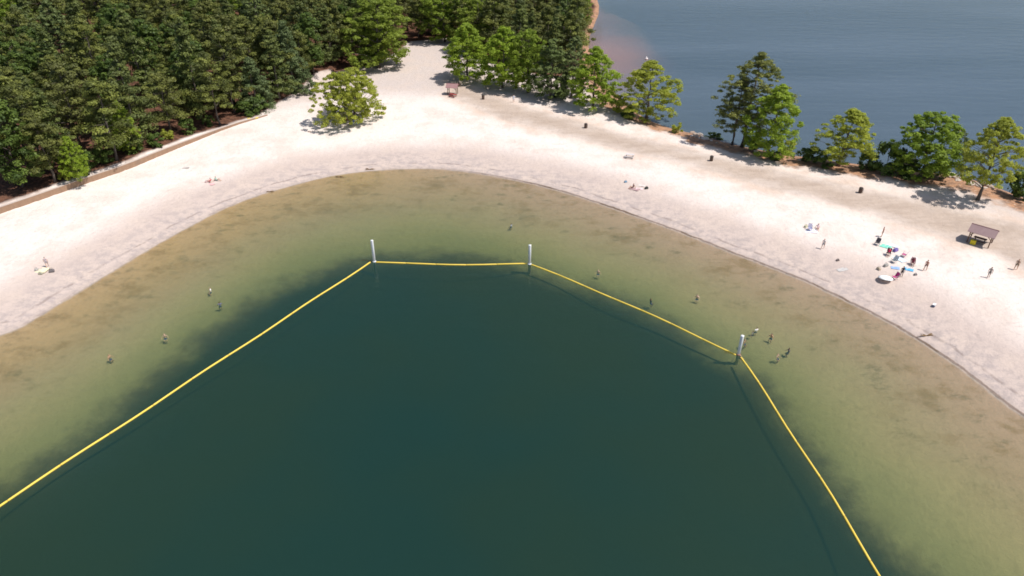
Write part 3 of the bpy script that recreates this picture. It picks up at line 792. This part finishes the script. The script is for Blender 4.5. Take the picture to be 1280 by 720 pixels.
# ------------------------------------------------------------------ beach furniture
M_alu=simple('alu_tube',(.55,.55,.56),.35,.8); M_dk=simple('dark_steel',(.06,.05,.05),.6)
def chair(loc,rz,col,label,back=None):
    t=thing('beach_chair',label,'chair',loc,rz); t.scale=(1.2,)*3; nm='fabric_%02d_%02d_%02d'%tuple(int(q*99) for q in col); f=simple(nm,col,.85)
    m=MB(); m.box((0,.05,.38),(.56,.52,.03),(R(6),0,0)); m.build('seat',f,t,bevel=.008)
    bc=simple('fabric2_%02d_%02d_%02d'%tuple(int(q*99) for q in back),back,.85) if back else f
    m=MB(); m.box((0,-.31,.66),(.56,.03,.62),(R(18),0,0)); m.build('backrest',bc,t,bevel=.008)
    m=MB()
    for s in(-.3,.3):
        m.tube([(s,-.42,.98),(s,-.20,.36),(s,.34,.02)],.016,6); m.tube([(s,.32,.40),(s,-.34,.02)],.016,6)
        m.tube([(s,-.34,.62),(s,.25,.60),(s,.32,.40)],.018,6)
    m.tube([(-.3,-.42,.98),(.3,-.42,.98)],.014,6); m.tube([(-.3,.34,.02),(.3,.34,.02)],.014,6); m.tube([(-.3,-.34,.02),(.3,-.34,.02)],.014,6)
    m.build('frame',M_alu,t,True); return t
def towel(loc,rz,col,label,L_=1.7,W=.85,stripe=None):
    L_*=1.15; W*=1.25
    x,y,z_=loc
    m=MB(); nx_,ny_=10,18; V=[]
    r=random.Random(int(x*100+y*7))
    c_,s_=math.cos(rz),math.sin(rz)
    for j in range(ny_+1):
        for i in range(nx_+1):
            u=(i/nx_-.5)*W; v=(j/ny_-.5)*L_
            X_,Y_=x+u*c_-v*s_,y+u*s_+v*c_
            V.append((u,v,.03+.018*math.sin(u*11+v*3+x)+.015*math.sin(v*8+y)))
    Fq=[(j*(nx_+1)+i,j*(nx_+1)+i+1,(j+1)*(nx_+1)+i+1,(j+1)*(nx_+1)+i) for j in range(ny_) for i in range(nx_)]
    nb=len(V); V += [(a,b_,c2-.025) for a,b_,c2 in V]; Fq += [tuple(nb+q for q in f)[::-1] for f in Fq]
    m.add(V,Fq)
    nm='towel_%02d_%02d_%02d'%tuple(int(q*99) for q in col)
    o=m.build('beach_towel',simple(nm,col,.95,var=.08,scale=9),None,True); o.location=(x,y,z_+.01); o.rotation_euler=(-.05,0,rz)
    return tag(o,label,'towel')
def bag(loc,rz,col,label,s=1.0,name='beach_bag'):
    t=thing(name,label,'bag',loc,rz); t.scale=(1.25,)*3; nm='bag_%02d_%02d_%02d'%tuple(int(q*99) for q in col)
    m=MB(); V=[]
    for zz,k in((0,.9),(.12,1.0),(.30,.85),(.38,.55)):
        V += [(sx*.30*k*s,sy*.18*k*s,zz*s) for sx,sy in((-1,-1),(1,-1),(1,1),(-1,1))]
    Fq=[(3,2,1,0),(12,13,14,15)]
    for i in range(3):
        for k in range(4): Fq.append((i*4+k,i*4+(k+1)%4,i*4+4+(k+1)%4,i*4+4+k))
    m.add(V,Fq); m.build('sack',simple(nm,col,.8),t,bevel=.02*s)
    m=MB()
    for sy in(-1,1): m.tube([(-.14*s,sy*.1*s,.33*s),(-.09*s,sy*.12*s,.52*s),(.09*s,sy*.12*s,.52*s),(.14*s,sy*.1*s,.33*s)],.014*s,6)
    m.build('handles',M_dk,t,True); return t
def cooler(loc,rz,col,label):
    t=thing('cool_box',label,'cool box',loc,rz)
    m=MB(); m.box((0,0,.18),(.62,.36,.34)); m.build('box',simple('cool_%02d_%02d'%(int(col[0]*99),int(col[2]*99)),col,.5),t,bevel=.02)
    m=MB(); m.box((0,0,.385),(.65,.39,.07)); m.build('lid',simple('lid_white',(.8,.8,.8),.5),t,bevel=.015)
    m=MB(); m.tube([(-.34,-.1,.25),(-.38,-.1,.33),(-.38,.1,.33),(-.34,.1,.25)],.014,6); m.build('handle',M_dk,t,True); return t
def bin_(loc,rz,label):
    t=thing('litter_bin',label,'litter bin',loc,rz)
    m=MB(); m.lathe([(0,0.0),(.33,0.0),(.36,.15),(.37,.85),(.34,.95),(.28,.96),(.28,.5)],18); m.build('drum',simple('bin_brown',(.10,.065,.05),.7),t,True)
    m=MB(); m.lathe([(.375,.97),(.39,1.0),(.30,1.13),(.14,1.2),(.14,1.17),(0,1.17)],18); m.build('lid',simple('bin_lid',(.06,.045,.04),.6),t,True)
    m=MB(); m.tube([(.43,.1,-.2),(.43,.1,1.0)],.035,8); m.build('post',M_dk,t,True); return t
def table(loc,rz,top,frame,label):
    t=thing('picnic_table',label,'picnic table',loc,rz); a=simple('ttop_%02d_%02d'%(int(top[0]*99),int(top[2]*99)),top,.7); f=simple('tfr_%02d_%02d'%(int(frame[0]*99),int(frame[2]*99)),frame,.6)
    m=MB()
    for k in range(4): m.box((0,-.30+.20*k,.76),(1.9,.18,.05))
    m.build('tabletop',a,t,bevel=.006)
    for s in(-1,1):
        m=MB(); m.box((0,.72*s,.45),(1.9,.27,.05)); m.build('bench',a,t,bevel=.006)
    for s in(-.7,.7):
        m=MB(); m.tube([(s,-.62,0),(s,-.25,.73)],.035,8); m.tube([(s,.62,0),(s,.25,.73)],.035,8); m.tube([(s,-.8,.40),(s,.8,.40)],.035,8); m.build('leg_frame',f,t,True)
    return t
def shelter(loc,rz,W,D,H_,roofcol,label):
    t=thing('picnic_shelter',label,'shelter',loc,rz)
    rm=NB('roof_'+label[:5]); tc=rm.N.new('ShaderNodeTexCoord'); wv=rm.N.new('ShaderNodeTexWave'); wv.inputs['Scale'].default_value=1.6; wv.bands_direction='X'; rm.L.new(tc.outputs['Object'],wv.inputs[0])
    cc=rm.mix(wv.outputs['Fac'],tuple(q*.82 for q in roofcol),roofcol); cc=rm.mix(rm.math('MULTIPLY',rm.noise(1.5,4),.3),cc,(.42,.32,.30))
    rb=rm.N.new('ShaderNodeBsdfPrincipled'); rb.inputs['Roughness'].default_value=.6; rm.L.new(cc,rb.inputs['Base Color']); rm.L.new(rm.bump(wv.outputs['Fac'],.6,.03),rb.inputs['Normal']); rm.L.new(rb.outputs[0],rm.out.inputs[0])
    rise=.85; th=.06
    for s in(-1,1):
        m=MB(); a=[(-W/2,s*D/2,H_),(W/2,s*D/2,H_),(W/2,s*.02,H_+rise),(-W/2,s*.02,H_+rise)]
        m.add(a+[(x,y,z_-th) for x,y,z_ in a],[(0,1,2,3),(7,6,5,4),(0,4,5,1),(1,5,6,2),(2,6,7,3),(3,7,4,0)]); o=m.build('roof_panel',rm.m,t)
    wd=simple('shelter_timber',(.16,.09,.06),.8)
    m=MB(); m.box((0,0,H_+rise+.02),(W+.02,.16,.05)); m.build('ridge_cap',simple('ridge_dark',(.20,.10,.10),.6),t,bevel=.01)
    for sx in(-1,1):
        for sy in(-1,1):
            m=MB(); m.box((sx*(W/2-.45),sy*(D/2-.45),(H_-.13)/2-.15),(.16,.16,H_-.0+.15)); m.build('post',wd,t,bevel=.01)
            m=MB(); m.tube([(sx*(W/2-.45),sy*(D/2-.45),H_-.75),(sx*(W/2-1.1),sy*(D/2-.45),H_-.12)],.05,6); m.build('brace',wd,t)
        m=MB(); m.box((sx*(W/2-.45),0,H_-.14),(.14,D-.5,.16)); m.build('beam',wd,t,bevel=.01)
    for sy in(-1,1):
        m=MB(); m.box((0,sy*(D/2-.45),H_-.04),(W-.5,.12,.16)); m.build('rail',wd,t,bevel=.01)
    return t
def gz(px,py): return G(px,py)
# right shelter
s1=G(1224,303); ROT1=math.atan2(P(1241,296)[1]-P(1210,287)[1],P(1241,296)[0]-P(1210,287)[0])
shelter(s1,ROT1,4.1,3.3,2.1,(.22,.125,.13),'large mauve ribbed roof shelter on the sand at the right')
bx_=(s1[0]-.3*math.cos(ROT1)-.3,s1[1]-1.4,s1[2])
table((s1[0],s1[1]+.1,s1[2]),ROT1,(.12,.07,.05),(.05,.04,.04),'dark brown table in the shade of the large shelter')
t=thing('storage_box','bright yellow box under the front eave of the large shelter','box',(s1[0]-1.5,s1[1]-.6,s1[2]),ROT1)
m=MB(); m.box((0,0,.35),(.8,.5,.7)); m.build('box',simple('box_yellow',(.75,.6,.03),.5),t,bevel=.02)
m=MB(); m.box((0,0,.735),(.84,.54,.06)); m.build('lid',simple('box_yellow',(.75,.6,.03),.5),t,bevel=.01)
# small far shelter
s2=G(566,118)
shelter(s2,-.15,3.2,2.6,2.1,(.30,.14,.14),'small pink mauve roof shelter left of the row of shore trees')
table((s2[0]+.2,s2[1]-2.2,s2[2]),-.5,(.33,.06,.05),(.10,.03,.03),'red table standing in front of the small shelter')
table(G(787,197),-.25,(.62,.57,.56),(.05,.045,.05),'pale topped table with dark legs alone on the upper beach')
for (px,py,lab) in((889,201,'dark brown bin on the tan strip left of the tall pines'),(1075,241,'dark bin on the upper beach below the dense green shore tree'),
                   (732,160,'dark bin on the sand below the bright green spit tree'),(604,124,'small dark bin in the tree shade right of the small shelter')):
    bin_(G(px,py),rr_(),lab)
bin_(G(574,108),1.0,'dark bin just behind the small shelter roof')
# yellow kayak at the end of the wall
kx=G(316,149)
t=thing('kayak','small yellow kayak lying at the far end of the timber wall','kayak',(kx[0],kx[1],kx[2]+.02),.35)
m=MB(); V=[];n_=11
for i in range(n_):
    u=i/(n_-1)*2-1; w_=.36*math.sqrt(max(0,1-abs(u)**2.4))+.01
    for k in range(8):
        a=2*math.pi*k/8; V.append((u*1.35,w_*math.cos(a),.17+.05*u*u*2+.17*math.sin(a)*(w_/.37)**.5))
Fq=[(i*8+k,i*8+(k+1)%8,i*8+8+(k+1)%8,i*8+8+k) for i in range(n_-1) for k in range(8)]+[tuple(range(7,-1,-1)),tuple(range((n_-1)*8,n_*8))]
m.add(V,Fq); m.build('hull',simple('kayak_yellow',(.78,.58,.03),.4),t,True)
m=MB(); m.lathe([(.0,.0),(.24,0),(.27,.03),(.24,.045)],14,(0,0,.33)); m.build('cockpit',M_dk,t,True)

# beach people and their things
person(G(1102,296),1.0,'stand','tan','brown','standing tanned person left above the main cluster of chairs',top=(.35,.14,.10),bottom=(.30,.12,.09))
chair(G(1096,306),2.4,(.05,.05,.055),'black folding chair beside the tanned standing person',back=(.09,.08,.09))
towel(G(1107,308),.9,(.22,.62,.48),'mint green towel at the upper end of the main cluster',1.6,1.0)
towel(G(1116,307),.7,(.75,.76,.78),'white and grey towel right of the mint green one',1.7,.8)
bag(G(1119,314),.5,(.20,.15,.40),'violet bag in the middle of the main cluster',1.2)
chair(G(1110,319),2.6,(.03,.03,.035),'black chair holding the red shirted sitter')
person((G(1110,319)[0],G(1110,319)[1],G(1110,319)[2]+.02),2.6,'chair','fair','black','person in a crimson shirt sitting in the black chair',top=(.55,.03,.09),bottom=(.05,.05,.06))
chair(G(1130,321),.8,(.50,.10,.24),'raspberry pink folding chair at the right of the cluster',back=(.75,.62,.66))
chair(G(1117,328),2.0,(.12,.15,.17),'dark chair with pale back at the centre of the cluster',back=(.65,.70,.72))
towel(G(1125,324),.4,(.62,.74,.84),'pale blue towel beneath the raspberry pink chair',1.7,1.0)
towel(G(1119,335),1.2,(.28,.42,.68),'small blue towel below the dark chair',1.1,.7)
bag(G(1107,333),.4,(.38,.36,.33),'grey bag left of the small blue towel',1.0)
bag(G(1098,337),1.9,(.48,.40,.30),'sandy brown bag at the lower left of the cluster',.9)
chair(G(1140,331),2.7,(.50,.30,.32),'dusty pink chair holding the sitter with black hair')
person((G(1140,331)[0],G(1140,331)[1],G(1140,331)[2]+.02),2.7,'chair','brown','black','long haired person in dark red sitting in the dusty pink chair',top=(.14,.015,.03),bottom=(.05,.02,.03),long_hair=True)
towel(G(1136,337),1.0,(.12,.42,.72),'vivid blue towel in front of the dusty pink chair',1.2,.7)
person(G(1156,338),2.2,'walk','tan','brown','tanned person walking at the right end of the cluster',top=(.42,.20,.15),bottom=(.25,.13,.10))
bag(G(1144,344),.2,(.22,.20,.20),'small dark bag on bare sand right of the magenta chair',.7)
chair(G(1118,349),1.8,(.48,.05,.20),'magenta chair next to the white sunshade')
person(G(1126,346),3.0,'stand','brown','black','person in a black suit standing behind the magenta chair',bottom=(.02,.02,.03),top=(.03,.03,.04))
# white sunshade
u_=G(1106,351)
t=thing('beach_umbrella','white round sunshade pitched low at the waterside end of the cluster','umbrella',u_,.3)
m=MB(); n_=16; prof=[(0,.42),(.35,.39),(.75,.28),(1.1,.10),(1.1,.085),(.74,.26),(.34,.37),(0,.40)]
m.lathe(prof,n_); o=m.build('canopy',simple('canopy_white',(.88,.88,.86),.8,var=.03),t,True); o.location=(0,0,.42); o.rotation_euler=(-.15,.12,0)
m=MB(); m.tube([(0,0,-.3),(.0,0,.5),(-.03,-.04,.86)],.02,8); m.build('pole',M_alu,t,True)
for k in range(8):
    a=k*math.pi/4; m=MB(); m.tube([(0,0,.36),(.74*math.cos(a),.74*math.sin(a),.24),(1.08*math.cos(a),1.08*math.sin(a),.08)],.008,5)
    o=m.build('rib',M_alu,t,True); o.location=(0,0,.42); o.rotation_euler=(-.15,.12,0)
# pair on the upper beach
chair(G(1012,288),2.9,(.25,.27,.45),'blue grey chair left of the seated pair of bathers',back=(.55,.52,.62))
bag(G(1007,284),.6,(.55,.52,.35),'straw coloured bag left of the blue grey chair',.9)
towel(G(1014,289),1.3,(.80,.78,.86),'pale lilac towel under the blue grey chair',1.8,1.0)
person(G(1022,286),2.8,'sit','fair','black','dark haired person sitting on bare sand beside the blue grey chair',top=(.75,.58,.60),bottom=(.5,.3,.35),long_hair=True)
person(G(1028,311),2.4,'walk','fair','blond','pale person walking alone toward the water below the lilac towel',top=(.62,.58,.56),bottom=(.30,.30,.32))
bag(G(1047,326),.3,(.16,.13,.12),'little dark bag alone between the walking person and the shore',.7)
towel(G(1053,337),1.9,(.50,.47,.45),'grey towel near the right waterline with nobody on it',1.6,.7)
cooler(G(1167,383),.8,(.14,.16,.26),'navy cool box by itself near the right waterline')
person(G(1235,347),2.6,'walk','brown','black','person in grey walking below the large shelter, left of two',top=(.30,.26,.24),bottom=(.15,.13,.12))
person(G(1269,337),2.2,'walk','tan','brown','person in brown walking at the right frame edge',top=(.30,.20,.15),bottom=(.2,.15,.1))
# middle group
person(G(791,235),2.0,'sit','tan','brown','tanned person sitting on the sand, middle of the far beach',top=(.35,.20,.18),bottom=(.25,.13,.13))
towel(G(793,236),.9,(.42,.28,.28),'brownish pink towel under the tanned sitter',1.9,1.1)
towel(G(799,236),1.2,(.82,.58,.58),'light pink towel right of the tanned sitter',1.3,.7)
towel(G(802,232),1.1,(.66,.58,.54),'beige towel behind the light pink one',1.3,.7)
bag(G(808,236),.4,(.04,.045,.04),'black bag at the right end of the far group',.95)
bag(G(782,228),.4,(.18,.30,.42),'blue bag left above the tanned sitter',.8)
# left group
towel(G(51,338),1.5,(.80,.74,.50),'cream yellow towel on the left beach',2.0,1.25)
person(G(60,334),.5,'walk','fair','grey','person in grey lilac standing by the cream yellow towel',top=(.50,.42,.44),bottom=(.35,.3,.32))
bag(G(65,340),.4,(.17,.15,.15),'dark grey bag right of the cream yellow towel',1.1)
bag(G(46,338),1.4,(.40,.38,.36),'light grey bag left of the cream yellow towel',.8)
bag(G(51,343),.1,(.36,.34,.26),'olive bag on the waterside of the cream yellow towel',.8)
person(G(263,228),1.2,'sit','fair','brown','person in red sitting on the open left beach',top=(.55,.10,.12),bottom=(.5,.12,.14))
person(G(271,226),4.6,'sit','tan','brown','person in pale green sitting right of the red one',top=(.35,.50,.42),bottom=(.3,.4,.35))
towel(G(264,230),1.0,(.75,.45,.45),'rose towel in front of the red clad sitter',1.3,.7)
bag(G(258,228),1.0,(.50,.36,.36),'dusty rose bag left of the red clad sitter',.7)
towel(G(231,210),1.6,(.42,.38,.36),'grey towel lying alone on the upper left beach',1.6,.5)
# under the lone tree
t=thing('sun_canopy','small grey blue canopy in the shade of the low wide tree','canopy',G(437,146),.3)
m=MB(); m.add([(-1.3,-1.1,1.7),(1.3,-1.1,1.7),(1.3,1.1,1.7),(-1.3,1.1,1.7),(0,0,2.2),(-1.3,-1.1,1.55),(1.3,-1.1,1.55),(1.3,1.1,1.55),(-1.3,1.1,1.55)],[(0,1,4),(1,2,4),(2,3,4),(3,0,4),(0,5,6,1),(1,6,7,2),(2,7,8,3),(3,8,5,0)]); m.build('cover',simple('canopy_blue',(.30,.40,.45),.7),t)
for sx in(-1.25,1.25):
    for sy in(-1.05,1.05):
        m=MB(); m.tube([(sx,sy,-.1),(sx,sy,1.62)],.025,6); m.build('leg',M_alu,t,True)
person(G(433,152),2.6,'sit','tan','black','person in dark red sitting at the foot of the low wide tree',top=(.28,.03,.05),bottom=(.1,.1,.15))
towel(G(445,154),1.1,(.82,.84,.90),'white towel just outside the shade of the low wide tree',2.2,1.3)
bag(G(441,152),.5,(.12,.2,.5),'royal blue bag on the white towel by the low wide tree',1.1)
chair(G(438,156),2.5,(.07,.08,.14),'navy chair at the sunny edge of the tree shade')
person(G(642,128),3.0,'stand','fair','blond','person in pale blue standing in the tree shade above the far beach',top=(.55,.70,.85),bottom=(.7,.75,.8))
# ------------------------------------------------------------------ rocks
M_rock=simple('bank_rock',(.40,.31,.25),.9,var=.35,scale=1.2); M_rockp=simple('pale_rock',(.62,.53,.46),.9,var=.2,scale=1.5)
def rockmesh(seed,mat):
    bm=bmesh.new(); bmesh.ops.create_icosphere(bm,subdivisions=2,radius=1); r=random.Random(seed)
    pl=[(Vector((r.gauss(0,1),r.gauss(0,1),r.gauss(0,1))).normalized(),r.uniform(.55,.85)) for _ in range(9)]
    for v in bm.verts:
        for n_,d in pl:
            k=v.co.dot(n_)
            if k>d: v.co-=n_*(k-d)
        v.co.z*=.7
    me=bpy.data.meshes.new('rock'); bm.to_mesh(me); bm.free(); me.materials.append(mat); return me
RM=[rockmesh(i,M_rock if i%2 else M_rockp) for i in range(6)]
def rocks(a,b_,n,s0,s1,lab,grp,jit_=4):
    for i in range(n):
        u=random.random(); px=a[0]+(b_[0]-a[0])*u+random.uniform(-3,3); py=a[1]+(b_[1]-a[1])*u+random.uniform(-jit_,jit_)
        x,y,z_=G(px,py); o=link('boulder',random.choice(RM)); s=random.uniform(s0,s1)
        o.location=(x,y,z_+s*.2); o.scale=(s*random.uniform(.8,1.5),s*random.uniform(.6,1),s*.8); o.rotation_euler=(0,0,rr_())
        tag(o,lab,'rock',grp)
rocks((1185,219),(1240,236),26,.35,.9,'angular boulder on the clay bank by the rightmost shore tree','boulders below the rightmost shore tree',3)
rocks((862,168),(905,180),16,.35,.9,'boulder on the waterline left of the tall pines','boulders left of the tall pines',2)
rocks((1100,208),(1145,217),10,.3,.7,'boulder in the shade of the dense green shore tree','boulders under the dense green shore tree',2)
rocks((935,188),(1000,200),12,.3,.7,'small boulder at the feet of the lime green tree','boulders at the lime green tree',2)
o=link('boulder',RM[1]); x,y,z_=G(387,165); o.location=(x,y,z_+.1); o.scale=(.45,.3,.3); tag(o,'single small grey stone on bare sand left of the low wide tree','rock')
# mooring buoys in the lake
for (px,py,lab) in((808,74,'pale buoy floating behind the yellow green gap tree'),(1198,163,'white buoy floating in the lake between the two rightmost trees')):
    p=P(px,py); t=thing('lake_buoy',lab,'buoy',(p[0],p[1],-.1))
    m=MB(); m.lathe([(0,-.3),(.35,-.15),(.5,.15),(.42,.45),(.12,.6),(.1,.95),(0,1.0)],16); m.build('float',simple('buoy_white',(.8,.72,.70),.5),t,True)
    m=MB(); m.lathe([(.505,.1),(.515,.16),(.505,.24)],16); m.build('band',simple('buoy_band',(.6,.25,.12),.5),t,True)

# driftwood / weed clumps on the waterline
for i,(px,py,L_,lab) in enumerate(((337,240,1.6,'brown weed tuft on the waterline left of the bay head'),(425,222,1.8,'brown weed tuft on the waterline at the bay head'),
        (1158,420,2.6,'thin curved driftwood branch beside the right waterline'),(462,212,2.2,'dark driftwood stick along the bay head waterline'))):
    x,y,z_=G(px,py); t=MB(); r=random.Random(i)
    for k in range(9):
        a=r.uniform(-.5,.5)+(k%2)*3.1; l=L_*r.uniform(.3,.6)
        t.tube([(0,0,.05),(l*.5*math.cos(a),l*.5*math.sin(a),.16),(l*math.cos(a),l*math.sin(a),.06)],[.07,.05,.02],6)
    o=t.build('driftwood',simple('drift_brown',(.19,.12,.06),.9),None,True); o.location=(x,y,max(z_,0)); tag(o,lab,'driftwood')

# ------------------------------------------------------------------ light
sd=Vector((.45,-.12,.88)).normalized()
sun=link('sun',bpy.data.lights.new('sun','SUN')); sun.data.energy=4.4; sun.data.angle=R(.53); sun.data.color=(1,.965,.91)
sun.rotation_euler=sd.to_track_quat('Z','Y').to_euler()
wd_=bpy.data.worlds.new('World'); scene.world=wd_; wd_.use_nodes=True; N=wd_.node_tree.nodes; N.clear()
o=N.new('ShaderNodeOutputWorld'); bg=N.new('ShaderNodeBackground'); sk=N.new('ShaderNodeTexSky'); sk.sky_type='NISHITA'; sk.sun_disc=False
sk.sun_elevation=math.asin(sd.z); sk.sun_rotation=math.atan2(sd.x,sd.y); sk.dust_density=1.6; sk.air_density=1.0
bg.inputs[1].default_value=.10; wd_.node_tree.links.new(sk.outputs[0],bg.inputs[0]); wd_.node_tree.links.new(bg.outputs[0],o.inputs[0])
scene.view_settings.view_transform='Standard'; scene.view_settings.look='None'; scene.view_settings.exposure=0.14; scene.view_settings.gamma=1
scene.cycles.volume_bounces=0
scene.cycles.filter_width=1.7
scene.cycles.transparent_max_bounces=16
